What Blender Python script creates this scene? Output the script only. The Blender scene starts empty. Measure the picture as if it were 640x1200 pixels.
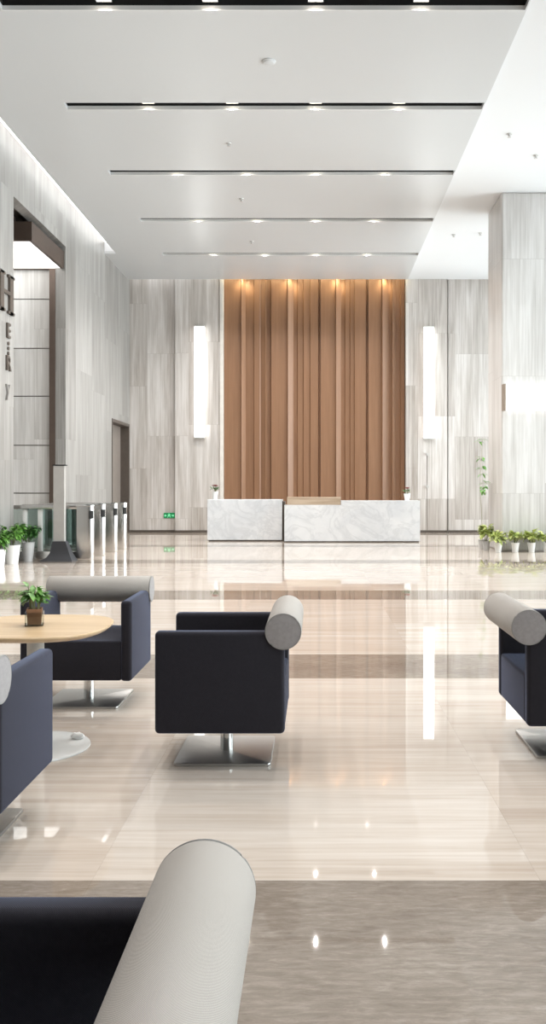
import bpy, bmesh, math, random
from mathutils import Vector, Matrix

S = bpy.context.scene
C = S.collection
PI = math.pi
F, VX, VY, CAMH = 1000.0, 370.0, 572.0, 1.4       # focal length, vanishing point, eye height


def X(px, d):
    return (px - VX) * d / F


def Z(py, d):
    return CAMH - (py - VY) * d / F


def FD(py):                                        # distance of a floor point
    return F * CAMH / (py - VY)


# ------------------------------------------------------------------ node helpers
class N:
    def __init__(s, name):
        s.m = bpy.data.materials.new(name)
        s.m.use_nodes = True
        s.t = s.m.node_tree
        s.t.nodes.clear()
        s.out = s.t.nodes.new('ShaderNodeOutputMaterial')
        s.b = s.t.nodes.new('ShaderNodeBsdfPrincipled')
        s.t.links.new(s.b.outputs[0], s.out.inputs[0])

    def node(s, typ, **kw):
        n = s.t.nodes.new(typ)
        for k, v in kw.items():
            setattr(n, k, v)
        return n

    def put(s, sock, v):
        if isinstance(v, bpy.types.NodeSocket):
            s.t.links.new(v, sock)
        elif v is not None:
            sock.default_value = v

    def math(s, op, a, b=None, c=None):
        n = s.node('ShaderNodeMath', operation=op)
        s.put(n.inputs[0], a)
        if b is not None:
            s.put(n.inputs[1], b)
        if c is not None:
            s.put(n.inputs[2], c)
        return n.outputs[0]

    def pos(s):
        g = s.node('ShaderNodeNewGeometry')
        x = s.node('ShaderNodeSeparateXYZ')
        s.t.links.new(g.outputs['Position'], x.inputs[0])
        return x.outputs[0], x.outputs[1], x.outputs[2]

    def objpos(s):
        g = s.node('ShaderNodeTexCoord')
        x = s.node('ShaderNodeSeparateXYZ')
        s.t.links.new(g.outputs['Object'], x.inputs[0])
        return x.outputs[0], x.outputs[1], x.outputs[2]

    def vec(s, a, b, c):
        n = s.node('ShaderNodeCombineXYZ')
        for i, v in enumerate((a, b, c)):
            s.put(n.inputs[i], v)
        return n.outputs[0]

    def noise(s, v, scale=1.0, detail=4.0, rough=0.55, dist=0.0):
        n = s.node('ShaderNodeTexNoise')
        s.put(n.inputs['Vector'], v)
        n.inputs['Scale'].default_value = scale
        n.inputs['Detail'].default_value = detail
        n.inputs['Roughness'].default_value = rough
        n.inputs['Distortion'].default_value = dist
        return n.outputs['Fac']

    def white(s, v):
        n = s.node('ShaderNodeTexWhiteNoise', noise_dimensions='3D')
        s.put(n.inputs['Vector'], v)
        return n.outputs['Value']

    def ramp(s, f, stops):
        n = s.node('ShaderNodeValToRGB')
        s.put(n.inputs[0], f)
        e = n.color_ramp.elements
        while len(e) < len(stops):
            e.new(0.5)
        for el, (p, c) in zip(e, stops):
            el.position = p
            el.color = (*c, 1)
        return n.outputs[0]

    def mix(s, f, a, b, mode='MIX'):
        n = s.node('ShaderNodeMix', data_type='RGBA', blend_type=mode)
        s.put(n.inputs[0], f)
        s.put(n.inputs[6], (*a, 1) if isinstance(a, tuple) else a)
        s.put(n.inputs[7], (*b, 1) if isinstance(b, tuple) else b)
        return n.outputs[2]

    def bump(s, h, strength, dist=0.01):
        n = s.node('ShaderNodeBump')
        n.inputs['Strength'].default_value = strength
        n.inputs['Distance'].default_value = dist
        s.put(n.inputs['Height'], h)
        s.t.links.new(n.outputs[0], s.b.inputs['Normal'])

    def set(s, **kw):
        for k, v in kw.items():
            k = k.replace('_', ' ')
            if isinstance(v, tuple) and len(v) == 3:
                v = (*v, 1)
            s.put(s.b.inputs[k], v)
        return s


def plain(name, col, rough=0.5, metal=0.0, var=0.06, **kw):
    n = N(name)
    x, y, z = n.objpos()
    f = n.noise(n.vec(x, y, z), 6.0, 3.0)
    c0 = tuple(max(0, c * (1 - var)) for c in col)
    c1 = tuple(min(1, c * (1 + var)) for c in col)
    n.set(Base_Color=n.ramp(f, [(0.3, c0), (0.7, c1)]), Roughness=rough, Metallic=metal, **kw)
    return n.m


def emit(name, col, strength, base=(0.8, 0.8, 0.8)):
    n = N(name)
    n.set(Base_Color=base, Emission_Color=col, Emission_Strength=strength)
    return n.m


def stone(name, dark, mid, light, pw=1.2, ph=2.6, gloss=0.35):
    n = N(name)
    x, y, z = n.pos()
    u = n.math('ADD', x, y)
    col = n.math('FLOOR', n.math('DIVIDE', u, pw))
    shift = n.math('MULTIPLY', n.white(n.vec(col, 3.3, 1.7)), ph)
    row = n.math('FLOOR', n.math('DIVIDE', n.math('ADD', z, shift), ph))
    rnd = n.white(n.vec(col, row, 0.5))
    big = n.noise(n.vec(n.math('MULTIPLY', u, 4.0), n.math('MULTIPLY', z, 0.35), n.math('MULTIPLY', rnd, 30)), 1.0, 5.0, 0.6, 0.4)
    fine = n.noise(n.vec(n.math('MULTIPLY', u, 22.0), n.math('MULTIPLY', z, 0.5), n.math('MULTIPLY', rnd, 30)), 1.0, 4.0, 0.6)
    f = n.math('ADD', n.math('MULTIPLY', big, 0.52), n.math('MULTIPLY', fine, 0.48))
    f = n.math('ADD', f, n.math('MULTIPLY', n.math('SUBTRACT', rnd, 0.5), 0.13))
    c = n.ramp(f, [(0.32, dark), (0.5, mid), (0.66, light)])
    # hairline joints between slabs
    fu = n.math('FRACT', n.math('DIVIDE', u, pw))
    fz = n.math('FRACT', n.math('DIVIDE', n.math('ADD', z, shift), ph))
    j = n.math('MAXIMUM', n.math('LESS_THAN', fu, 0.006), n.math('LESS_THAN', fz, 0.003))
    c = n.mix(n.math('MULTIPLY', j, 0.35), c, (0.2, 0.18, 0.16))
    n.set(Base_Color=c, Roughness=gloss)
    return n.m


M = {}
M['stone'] = stone('grained grey stone', (0.32, 0.285, 0.255), (0.50, 0.468, 0.442), (0.67, 0.645, 0.63))
M['stone_pale'] = stone('pale grained stone', (0.42, 0.405, 0.39), (0.56, 0.548, 0.535), (0.68, 0.672, 0.665), 1.5, 2.6)
M['stone_left'] = stone('shaded grained stone', (0.175, 0.167, 0.157), (0.265, 0.256, 0.245), (0.355, 0.346, 0.335), 1.5, 2.6)  # same stone in a darker copy, weaker window light put into the colour
M['stone_trim'] = plain('pale stone strip', (0.66, 0.63, 0.59), 0.4)


def floor_mat():
    n = N('polished banded travertine')
    x, y, z = n.pos()
    tx = n.math('FLOOR', n.math('DIVIDE', n.math('ADD', x, 0.8), 1.6))
    ty = n.math('FLOOR', n.math('DIVIDE', y, 0.8))
    rnd = n.white(n.vec(tx, ty, 0.0))
    off = n.math('MULTIPLY', rnd, 40)
    big = n.noise(n.vec(n.math('MULTIPLY', x, 0.55), n.math('MULTIPLY', y, 9.0), off), 1.0, 5.0, 0.6, 0.3)
    fine = n.noise(n.vec(n.math('MULTIPLY', x, 1.6), n.math('MULTIPLY', y, 42.0), off), 1.0, 4.0, 0.6)
    f = n.math('ADD', n.math('MULTIPLY', big, 0.6), n.math('MULTIPLY', fine, 0.4))
    f = n.math('ADD', f, n.math('MULTIPLY', n.math('SUBTRACT', rnd, 0.5), 0.10))
    beige = n.ramp(f, [(0.30, (0.465, 0.38, 0.315)), (0.5, (0.57, 0.49, 0.425)), (0.68, (0.65, 0.585, 0.53))])
    b1 = n.noise(n.vec(n.math('MULTIPLY', x, 11.0), n.math('MULTIPLY', y, 48.0), 7.0), 1.0, 8.0, 0.75, 0.5)
    b2 = n.noise(n.vec(n.math('MULTIPLY', x, 0.9), n.math('MULTIPLY', y, 2.2), 2.0), 1.0, 4.0, 0.6, 0.6)
    bf = n.math('ADD', n.math('MULTIPLY', b1, 0.6), n.math('MULTIPLY', b2, 0.4))
    brown = n.ramp(bf, [(0.32, (0.165, 0.13, 0.103)), (0.5, (0.258, 0.213, 0.177)), (0.66, (0.38, 0.33, 0.285))])
    mask = n.math('LESS_THAN', y, 3.045)
    for a, b in ((6.28, 7.18), (10.72, 11.67), (15.85, 16.65), (20.3, 21.1)):
        mask = n.math('MAXIMUM', mask, n.math('MULTIPLY', n.math('GREATER_THAN', y, a), n.math('LESS_THAN', y, b)))
    c = n.mix(mask, beige, brown)
    jx = n.math('LESS_THAN', n.math('FRACT', n.math('DIVIDE', n.math('ADD', x, 0.8), 1.6)), 0.002)
    c = n.mix(n.math('MULTIPLY', jx, 0.12), c, (0.08, 0.065, 0.05))
    n.set(Base_Color=c, Roughness=0.022, Specular_IOR_Level=0.5)
    return n.m


M['floor'] = floor_mat()


def wood_mat(name, a, b, c, scale=14.0, axis='z', rough=0.45):
    n = N(name)
    x, y, z = n.objpos()
    if axis == 'z':
        v = n.vec(n.math('MULTIPLY', x, scale), n.math('MULTIPLY', y, scale), n.math('MULTIPLY', z, 0.6))
    else:
        v = n.vec(n.math('MULTIPLY', x, 1.2), n.math('MULTIPLY', y, scale), n.math('MULTIPLY', z, scale))
    f = n.noise(v, 1.0, 5.0, 0.6, 0.2)
    n.set(Base_Color=n.ramp(f, [(0.3, a), (0.5, b), (0.7, c)]), Roughness=rough)
    return n.m


M['wood_wall'] = wood_mat('warm veneer', (0.195, 0.099, 0.052), (0.215, 0.111, 0.059), (0.238, 0.126, 0.069))
M['wood_table'] = wood_mat('pale beech', (0.50, 0.34, 0.19), (0.60, 0.43, 0.26), (0.68, 0.51, 0.33), 22.0, 'x', 0.3)
M['wood_riser'] = wood_mat('reception oak', (0.34, 0.25, 0.17), (0.42, 0.32, 0.23), (0.5, 0.39, 0.29), 16.0, 'x')


def marble():
    n = N('white marble')
    x, y, z = n.pos()
    w = n.noise(n.vec(x, y, z), 0.9, 5.0, 0.6, 0.8)
    v = n.noise(n.vec(n.math('ADD', x, z), n.math('SUBTRACT', z, n.math('MULTIPLY', x, 0.6)), y), 1.1, 7.0, 0.6, 1.4)
    vein = n.math('SUBTRACT', 1.0, n.math('MINIMUM', 1.0, n.math('MULTIPLY', n.math('ABSOLUTE', n.math('SUBTRACT', v, 0.5)), 16.0)))
    base = n.ramp(w, [(0.3, (0.62, 0.645, 0.68)), (0.65, (0.76, 0.775, 0.795))])
    n.set(Base_Color=n.mix(n.math('MULTIPLY', vein, 0.30), base, (0.42, 0.44, 0.47)), Roughness=0.22)
    return n.m


M['marble'] = marble()


def ceil_mat(name, col, rough):
    n = N(name)
    x, y, z = n.pos()
    f = n.noise(n.vec(x, y, z), 0.4, 2.0)
    n.set(Base_Color=n.ramp(f, [(0.3, tuple(c * 0.985 for c in col)), (0.7, col)]), Roughness=rough, Specular_IOR_Level=0.3)
    return n.m


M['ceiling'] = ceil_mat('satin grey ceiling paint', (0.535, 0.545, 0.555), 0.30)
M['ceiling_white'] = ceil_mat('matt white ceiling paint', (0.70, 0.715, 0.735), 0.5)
M['slot_edge_lit'] = plain('lit slot edge', (0.84, 0.84, 0.83), 0.5, 0, 0.01)  # paler than the ceiling: lamp light on the edge put into the colour
M['black'] = plain('black slot lining', (0.012, 0.012, 0.012), 0.7)
M['bronze'] = plain('dark bronze metal', (0.115, 0.085, 0.07), 0.38, 0.6)
M['bronze_dull'] = plain('dark bronze lacquer', (0.10, 0.082, 0.07), 0.45, 0.2)
M['door'] = plain('taupe door panel', (0.22, 0.19, 0.17), 0.4)
M['letter'] = plain('bronze lettering', (0.13, 0.11, 0.095), 0.4, 0.5)
M['steel_letter'] = plain('brushed pale lettering', (0.35, 0.34, 0.33), 0.4, 0.7)


def brushed(name, col, rough):
    n = N(name)
    x, y, z = n.objpos()
    f = n.noise(n.vec(n.math('MULTIPLY', x, 4), n.math('MULTIPLY', y, 160), n.math('MULTIPLY', z, 160)), 1.0, 3.0)
    n.set(Base_Color=n.ramp(f, [(0.3, tuple(c * 0.9 for c in col)), (0.7, col)]), Metallic=1.0,
          Roughness=n.math('ADD', rough, n.math('MULTIPLY', f, 0.08)))
    return n.m


M['steel'] = brushed('brushed stainless steel', (0.62, 0.61, 0.595), 0.2)
M['plate'] = brushed('satin steel plate', (0.58, 0.57, 0.555), 0.34)
M['chrome'] = brushed('polished steel', (0.72, 0.72, 0.71), 0.08)


def fabric(name, col, scale, sheen, sheen_tint, rough=0.85, depth=0.4, amp=0.12):
    n = N(name)
    x, y, z = n.objpos()
    a = n.math('SINE', n.math('MULTIPLY', n.math('ADD', x, y), scale))
    b = n.math('SINE', n.math('MULTIPLY', z, scale))
    w = n.math('MULTIPLY', a, b)
    f = n.noise(n.vec(x, y, z), 60.0, 3.0)
    k = n.math('ADD', n.math('MULTIPLY', w, 0.25), n.math('ADD', 0.0, f))
    n.set(Base_Color=n.ramp(k, [(0.2, tuple(c * (1 - amp) for c in col)), (0.8, tuple(c * (1 + amp) for c in col))]), Roughness=rough,
          Sheen_Weight=sheen, Sheen_Roughness=0.4, Sheen_Tint=sheen_tint, Specular_IOR_Level=0.25)
    n.bump(w, depth, 0.0008)
    return n.m


M['navy'] = fabric('dark navy wool', (0.019, 0.0172, 0.0225), 1600.0, 0.33, (0.54, 0.64, 1.0))


def bolster_mat():
    n = N('woven grey bolster cloth')
    x, y, z = n.objpos()
    ang = n.math('ARCTAN2', n.math('SUBTRACT', z, 0.697), n.math('SUBTRACT', x, 0.313))
    a = n.math('SINE', n.math('MULTIPLY', ang, 230.0))
    b = n.math('SINE', n.math('MULTIPLY', y, 2400.0))
    w = n.math('MULTIPLY', a, b)
    f = n.math('ADD', 0.5, n.math('MULTIPLY', w, 0.5))
    n.set(Base_Color=n.ramp(f, [(0.0, (0.21, 0.19, 0.172)), (1.0, (0.60, 0.552, 0.51))]), Roughness=0.75,
          Sheen_Weight=0.15, Specular_IOR_Level=0.3)
    n.bump(w, 0.5, 0.001)
    return n.m


M['bolster'] = bolster_mat()
M['cap'] = fabric('shaded bolster end cloth', (0.33, 0.31, 0.31), 1500.0, 0.1, (1, 1, 1))  # roll cloth darkened, the shade on the ends put into the colour
M['piping'] = plain('grey piping', (0.28, 0.27, 0.26), 0.7)
M['white_gloss'] = plain('white lacquer', (0.78, 0.78, 0.77), 0.2, 0, 0.02)
M['pot_white'] = plain('white glazed pot', (0.82, 0.82, 0.81), 0.3, 0, 0.03)
M['pot_grey'] = plain('pale grey pot', (0.5, 0.5, 0.5), 0.35)
M['terracotta'] = plain('brown clay pot', (0.30, 0.15, 0.08), 0.6, 0, 0.2)
M['soil'] = plain('potting soil', (0.05, 0.035, 0.025), 0.95, 0, 0.4)
M['grey_post'] = plain('grey powder coat', (0.52, 0.52, 0.50), 0.35)
M['kiosk'] = plain('pale totem face', (0.36, 0.345, 0.33), 0.3)
M['kiosk_base'] = plain('charcoal flared base', (0.03, 0.03, 0.035), 0.55)
M['lamp_end'] = plain('lamp end cap', (0.30, 0.24, 0.19), 0.4, 0.3)
M['paper'] = plain('white tissue', (0.85, 0.85, 0.84), 0.9)
M['rear'] = plain('dark brown rear wall stone', (0.20, 0.18, 0.16), 0.6)  # plain dark brown stone
M['frame_win'] = plain('grey window frame', (0.35, 0.36, 0.37), 0.4, 0.4)
M['sprinkler'] = plain('satin fitting', (0.52, 0.51, 0.50), 0.4, 0.3)
M['green'] = emit('lit green sign', (0.0, 0.42, 0.12), 0.22, (0.0, 0.12, 0.04))
M['sign_white'] = emit('lit sign figure', (0.2, 1.0, 0.5), 0.35, (0.2, 0.5, 0.3))
M['led'] = emit('cool lamp diffuser', (1.0, 0.99, 0.96), 2.6)
M['led_pillar'] = emit('bright lamp diffuser', (1.0, 1.0, 0.98), 1.5)
M['led_box'] = emit('luminous ceiling', (1.0, 0.99, 0.96), 1.8)
M['cove'] = emit('cove strip light', (1.0, 0.995, 0.97), 2.2)
M['cove_warm'] = emit('warm strip light', (1.0, 0.85, 0.52), 20.0)
M['bulb'] = emit('warm bulb', (1.0, 0.86, 0.66), 9.0)
M['bulb_dim'] = emit('warm wall washer bulb', (1.0, 0.72, 0.36), 18.0)


def leaf_mat(name, a, b, rough=0.4):
    n = N(name)
    x, y, z = n.objpos()
    f = n.noise(n.vec(x, y, z), 28.0, 3.0, 0.6)
    n.set(Base_Color=n.ramp(f, [(0.35, a), (0.62, b)]), Roughness=rough)
    return n.m


M['leaf'] = leaf_mat('green leaf', (0.035, 0.13, 0.018), (0.15, 0.34, 0.055))
M['leaf_deep'] = leaf_mat('deep green leaf', (0.02, 0.085, 0.02), (0.08, 0.22, 0.05))
M['leaf_var'] = leaf_mat('variegated leaf', (0.16, 0.30, 0.05), (0.74, 0.75, 0.30))
M['leaf_vine'] = leaf_mat('young leaf', (0.11, 0.36, 0.07), (0.26, 0.55, 0.15))
M['flower'] = plain('red petals', (0.45, 0.05, 0.05), 0.5)
M['stem_pale'] = plain('pale plant stem', (0.42, 0.40, 0.30), 0.7)
M['stem'] = plain('plant stem', (0.16, 0.17, 0.07), 0.7)


def glass(name, tint, trans=0.85):
    n = N(name)
    n.t.nodes.remove(n.b)
    t = n.node('ShaderNodeBsdfTransparent')
    t.inputs[0].default_value = (*tint, 1)
    g = n.node('ShaderNodeBsdfGlossy')
    g.inputs['Roughness'].default_value = 0.02
    fr = n.node('ShaderNodeFresnel')
    fr.inputs[0].default_value = 1.45
    mx = n.node('ShaderNodeMixShader')
    n.t.links.new(fr.outputs[0], mx.inputs[0])
    n.t.links.new(t.outputs[0], mx.inputs[1])
    n.t.links.new(g.outputs[0], mx.inputs[2])
    n.t.links.new(mx.outputs[0], n.out.inputs[0])
    return n.m


M['glass'] = glass('clear glass', (0.96, 0.985, 0.98))
M['glass_tint'] = glass('aqua tinted glass', (0.76, 0.82, 0.81))


# ------------------------------------------------------------------ mesh helpers
def box(bm, lo, hi, bevel=0.0, seg=2):
    x0, y0, z0 = lo
    x1, y1, z1 = hi
    r = bmesh.ops.create_cube(bm, size=1.0, matrix=Matrix.Translation(((x0 + x1) / 2, (y0 + y1) / 2, (z0 + z1) / 2)) @ Matrix.Diagonal((x1 - x0, y1 - y0, z1 - z0, 1)))
    if bevel:
        es = list({e for v in r['verts'] for e in v.link_edges})
        bmesh.ops.bevel(bm, geom=es, offset=bevel, segments=seg, profile=0.5, affect='EDGES')
    return bm


def lathe(bm, prof, c=(0, 0), n=32, axis='z', off=0.0):
    """prof: list of (r, h); axis z about c=(x,y), or axis y about c=(x,z)"""
    rings = []
    for r, h in prof:
        if r < 1e-6:
            p = (c[0], c[1], h) if axis == 'z' else (c[0], h, c[1])
            rings.append([bm.verts.new(p)])
            continue
        ring = []
        for k in range(n):
            a = 2 * PI * k / n + off
            u, v = c[0] + r * math.cos(a), c[1] + r * math.sin(a)
            ring.append(bm.verts.new((u, v, h) if axis == 'z' else (u, h, v)))
        rings.append(ring)
    for a, b in zip(rings, rings[1:]):
        for k in range(n):
            q = [a[k % len(a)], a[(k + 1) % len(a)], b[(k + 1) % len(b)], b[k % len(b)]]
            u = []
            for v in q:
                if v not in u:
                    u.append(v)
            if len(u) > 2:
                try:
                    bm.faces.new(u)
                except ValueError:
                    pass
    return bm


def tube(bm, pts, r0, r1=None, n=8):
    r1 = r0 if r1 is None else r1
    pts = [Vector(p) for p in pts]
    rings = []
    for i, p in enumerate(pts):
        d = (pts[min(i + 1, len(pts) - 1)] - pts[max(i - 1, 0)]).normalized()
        a = d.orthogonal().normalized()
        b = d.cross(a)
        r = r0 + (r1 - r0) * i / max(1, len(pts) - 1)
        rings.append([bm.verts.new(p + (a * math.cos(2 * PI * k / n) + b * math.sin(2 * PI * k / n)) * r) for k in range(n)])
    for A, B in zip(rings, rings[1:]):
        for k in range(n):
            bm.faces.new((A[k], A[(k + 1) % n], B[(k + 1) % n], B[k]))
    bm.faces.new(rings[0][::-1])
    bm.faces.new(rings[-1])
    return bm


def prism(bm, pts, z0, z1, bevel=0.0):
    """outline in x,y extruded from z0 to z1"""
    a = [bm.verts.new((x, y, z0)) for x, y in pts]
    b = [bm.verts.new((x, y, z1)) for x, y in pts]
    n = len(pts)
    fs = [bm.faces.new(a[::-1]), bm.faces.new(b)]
    for k in range(n):
        fs.append(bm.faces.new((a[k], a[(k + 1) % n], b[(k + 1) % n], b[k])))
    if bevel:
        es = list({e for f in fs[:2] for e in f.edges})
        bmesh.ops.bevel(bm, geom=es, offset=bevel, segments=2, profile=0.5, affect='EDGES')
    return bm


def leaf(bm, base, d, up, L, W, bend=0.4, fold=0.25):
    """a folded, drooping leaf blade with a little thickness of curvature"""
    d = Vector(d).normalized()
    side = d.cross(Vector(up)).normalized()
    nrm = side.cross(d).normalized()
    prev = None
    prof = [(0.0, 0.06), (0.22, 0.72), (0.5, 1.0), (0.78, 0.66), (1.0, 0.03)]
    for t, w in prof:
        c = Vector(base) + d * (L * t) - nrm * (bend * L * t * t) + nrm * 0.0
        e = side * (W * 0.5 * w)
        lift = nrm * (fold * W * 0.5 * w)
        row = [bm.verts.new(c - e + lift), bm.verts.new(c), bm.verts.new(c + e + lift)]
        if prev:
            for k in range(2):
                bm.faces.new((prev[k], prev[k + 1], row[k + 1], row[k]))
        prev = row


def foliage(seed, n, base_z, height, spread, L, W, stems=6, tilt=(0.2, 1.2)):
    """leafy clump: returns (leaf bmesh, stem bmesh)"""
    r = random.Random(seed)
    lb, sb = bmesh.new(), bmesh.new()
    tips = []
    for k in range(stems):
        a = 2 * PI * k / stems + r.uniform(-0.4, 0.4)
        q = r.uniform(0.25, 1.0)
        h = height * r.uniform(0.55, 1.0) * (1.1 - 0.35 * q)
        p0 = Vector((0.02 * math.cos(a), 0.02 * math.sin(a), base_z))
        p2 = Vector((spread * q * math.cos(a), spread * q * math.sin(a), base_z + h))
        p1 = p0.lerp(p2, 0.5) + Vector((0, 0, h * 0.18))
        tube(sb, [p0, p1, p2], 0.004 * (L / 0.1) ** 0.5, 0.002, 5)
        tips.append((p0, p1, p2, a))
    for k in range(n):
        p0, p1, p2, a = tips[k % stems]
        t = r.uniform(0.35, 1.0)
        p = p0.lerp(p1, t * 2) if t < 0.5 else p1.lerp(p2, t * 2 - 1)
        b = a + r.uniform(-1.3, 1.3)
        el = r.uniform(*tilt) - 0.35
        d = Vector((math.cos(b) * math.cos(el), math.sin(b) * math.cos(el), math.sin(el)))
        s = r.uniform(0.7, 1.15)
        leaf(lb, p, d, (0, 0, 1), L * s, W * s, r.uniform(0.15, 0.6), 0.3)
    return lb, sb


def obj(name, bm, mat, parent=None, smooth=40, label=None):
    bmesh.ops.recalc_face_normals(bm, faces=bm.faces[:])
    me = bpy.data.meshes.new(name)
    bm.to_mesh(me)
    bm.free()
    for m in (mat if isinstance(mat, list) else [mat]):
        me.materials.append(m)
    if smooth:
        me.polygons.foreach_set('use_smooth', [True] * len(me.polygons))
        me.set_sharp_from_angle(angle=math.radians(smooth))
    o = bpy.data.objects.new(name, me)
    C.objects.link(o)
    if parent:
        o.parent = parent
    if label:
        o['label'] = label
    return o


def thing(name, label, cat, loc=(0, 0, 0), rotz=0.0, group=None):
    o = bpy.data.objects.new(name, None)
    C.objects.link(o)
    o.empty_display_size = 0.1
    o.location = loc
    o.rotation_euler = (0, 0, rotz)
    o['label'] = label
    o['category'] = cat
    if group:
        o['group'] = group
    return o


def tag(o, label, cat, group=None):
    o['label'] = label
    o['category'] = cat
    if group:
        o['group'] = group
    return o


def struct(name, bm, mat, smooth=0, label=None, cat=None):
    o = obj(name, bm, mat, None, smooth)
    o['kind'] = 'structure'
    if label:
        o['label'] = label
    if cat:
        o['category'] = cat
    return o


def dup(root, loc, rotz, label, group=None):
    r = root.copy()
    C.objects.link(r)
    r.location = loc
    r.rotation_euler = (0, 0, rotz)
    r['label'] = label
    if group:
        r['group'] = group
    for ch in list(root.children):
        c = ch.copy()
        C.objects.link(c)
        c.parent = r
        for g in list(ch.children):
            d = g.copy()
            C.objects.link(d)
            d.parent = c
    return r


# ------------------------------------------------------------------ room constants
BW = 26.92            # back wall
LX = -5.87            # left wall face
RX = 7.0              # right window wall
CZ = 7.915            # grey ceiling
CZR = 7.96            # white ceiling on the window side
ROOF = 8.5
Y0 = -4.0
O0, O1 = 16.58, 20.03  # lift hall opening in the left wall
OT = 7.07
D0, D1, DT = 24.56, 26.86, 3.41

# floor
b = bmesh.new()
box(b, (-10.5, Y0 - 0.3, -0.2), (RX + 0.5, BW + 0.6, 0.0))
struct('floor', b, M['floor'], label='polished beige travertine floor with brown cross bands', cat='floor')

# left wall with the lift hall opening and the doorway
b = bmesh.new()
TX = LX - 0.24
box(b, (TX, Y0, 0), (LX, O0, ROOF))
box(b, (TX, O0, OT), (LX, O1, ROOF))
box(b, (TX, O1, 0), (LX, D0, ROOF))
box(b, (TX, D0, DT), (LX, D1, ROOF))
box(b, (TX, D1, 0), (LX, BW + 0.3, ROOF))
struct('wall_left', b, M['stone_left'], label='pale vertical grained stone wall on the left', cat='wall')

# lift hall behind the opening
b = bmesh.new()
box(b, (-10.3, O0 - 0.6, 0), (-10.1, O1 + 0.5, ROOF))
box(b, (-10.1, O0 - 0.6, 0), (TX, O0 - 0.4, ROOF))
struct('wall_lift_hall', b, M['stone_pale'])
b = bmesh.new()
zs = [0.0, 1.28, 2.41, 3.57, 4.70, 5.86, OT + 0.1]
for z0, z1 in zip(zs, zs[1:]):
    box(b, (-10.1, O1 + 0.12, z0 + 0.012), (TX - 0.14, O1 + 0.16, z1 - 0.012))
struct('wall_lift_hall_end', b, M['stone_pale'])
b = bmesh.new()
box(b, (-10.1, O1 + 0.16, 0), (TX, O1 + 0.4, ROOF))
struct('wall_lift_hall_backing', b, M['bronze_dull'])
b = bmesh.new()
box(b, (-10.1, O0 - 0.4, OT + 0.1), (TX, O1 + 0.3, OT + 0.25))
struct('ceiling_lift_hall', b, M['bronze_dull'])
b = bmesh.new()
box(b, (TX - 0.14, O1 - 0.02, 0), (TX, O1 + 0.16, 6.55))
struct('trim_1', b, M['bronze'])

# lobby back wall: recessed outer bays, two projecting bays that carry the lamps
b = bmesh.new()
box(b, (TX, BW, 0), (-4.41, BW + 0.5, ROOF))
box(b, (-4.41, BW - 0.13, 0), (-3.0, BW + 0.5, ROOF))
box(b, (2.83, BW - 0.13, 0), (4.13, BW + 0.5, ROOF))
box(b, (4.17, BW - 0.1, 0), (RX + 0.3, BW + 0.5, ROOF))
box(b, (4.13, BW, 0), (4.17, BW + 0.5, ROOF))
box(b, (-3.0, BW + 0.4, 0), (2.83, BW + 0.5, ROOF))
struct('wall_back', b, M['stone'], label='grey grained stone end wall behind the reception', cat='wall')
b = bmesh.new()
box(b, (-3.0, BW - 0.17, 0), (-2.9, BW + 0.4, CZ + 0.1))
struct('trim_2', b, M['stone_trim'])
b = bmesh.new()
for x0, x1, y in ((LX, -4.41, BW - 0.01), (-4.43, -3.0, BW - 0.145), (2.83, 4.13, BW - 0.145), (4.17, RX, BW - 0.115)):
    box(b, (x0, y, 0), (x1, y + 0.012, 0.075))
struct('baseboard_shadow_gap', b, M['bronze_dull'])  # dark strip painted in place of the recessed shadow gap

# rear wall behind the camera, roof slab
b = bmesh.new()
box(b, (TX, Y0 - 0.3, 0), (RX + 0.3, Y0, ROOF))
struct('wall_rear', b, M['rear'])
b = bmesh.new()
box(b, (-10.5, Y0 - 0.3, ROOF), (RX + 0.5, BW + 0.6, ROOF + 0.2))
struct('ceiling_slab', b, M['ceiling_white'])

# window wall on the right: sill, head and mullions, with panes
b = bmesh.new()
box(b, (RX, Y0, 0), (RX + 0.25, BW, 0.12))
box(b, (RX, Y0, 7.6), (RX + 0.25, BW, ROOF))
ny = 12
for k in range(ny + 1):
    y = Y0 + (BW - Y0) * k / ny
    box(b, (RX, y - 0.05, 0.12), (RX + 0.2, y + 0.05, 7.6))
box(b, (RX + 0.03, Y0, 2.95), (RX + 0.17, BW, 3.05))
struct('window_1', b, M['frame_win'])
b = bmesh.new()
box(b, (RX + 0.09, Y0, 0.12), (RX + 0.10, BW, 7.6))
struct('window_2', b, M['glass'])

# grey ceiling cut by five light slots, and the white ceiling on the window side
SLOT_FAR = [11.63, 14.69, 17.76, 20.86, 23.9]
SLOT_NEAR = [2.45, 5.51, 8.57]                   # overhead, above the frame
SX0, SX1, CX1 = -4.27, 2.855, 2.875
CE = -5.55
TH = 0.065
b = bmesh.new()
CEND = BW - 0.30
box(b, (CE, Y0, CZ), (SX0, 23.7, CZ + TH))
box(b, (LX, 23.7, CZ), (SX0, CEND, CZ + TH))
prev = Y0
for s in SLOT_NEAR + SLOT_FAR:
    box(b, (SX0, prev, CZ), (SX1, s - 0.26, CZ + TH))
    prev = s + 0.012
box(b, (SX0, prev, CZ), (SX1, CEND, CZ + TH))
box(b, (SX1, Y0, CZ), (CX1, CEND, CZ + TH))
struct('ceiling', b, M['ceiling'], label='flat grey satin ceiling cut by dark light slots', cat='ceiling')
b = bmesh.new()
box(b, (CX1, Y0, CZR), (RX, BW, CZR + TH))
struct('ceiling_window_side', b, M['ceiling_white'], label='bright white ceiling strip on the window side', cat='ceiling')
b = bmesh.new()
for s in SLOT_NEAR + SLOT_FAR:
    box(b, (SX0, s, CZ), (SX1, s + 0.012, CZ + TH))
struct('trim_21', b, M['slot_edge_lit'])  # added pale strips stand in for the lit far edges of the slots
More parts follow.
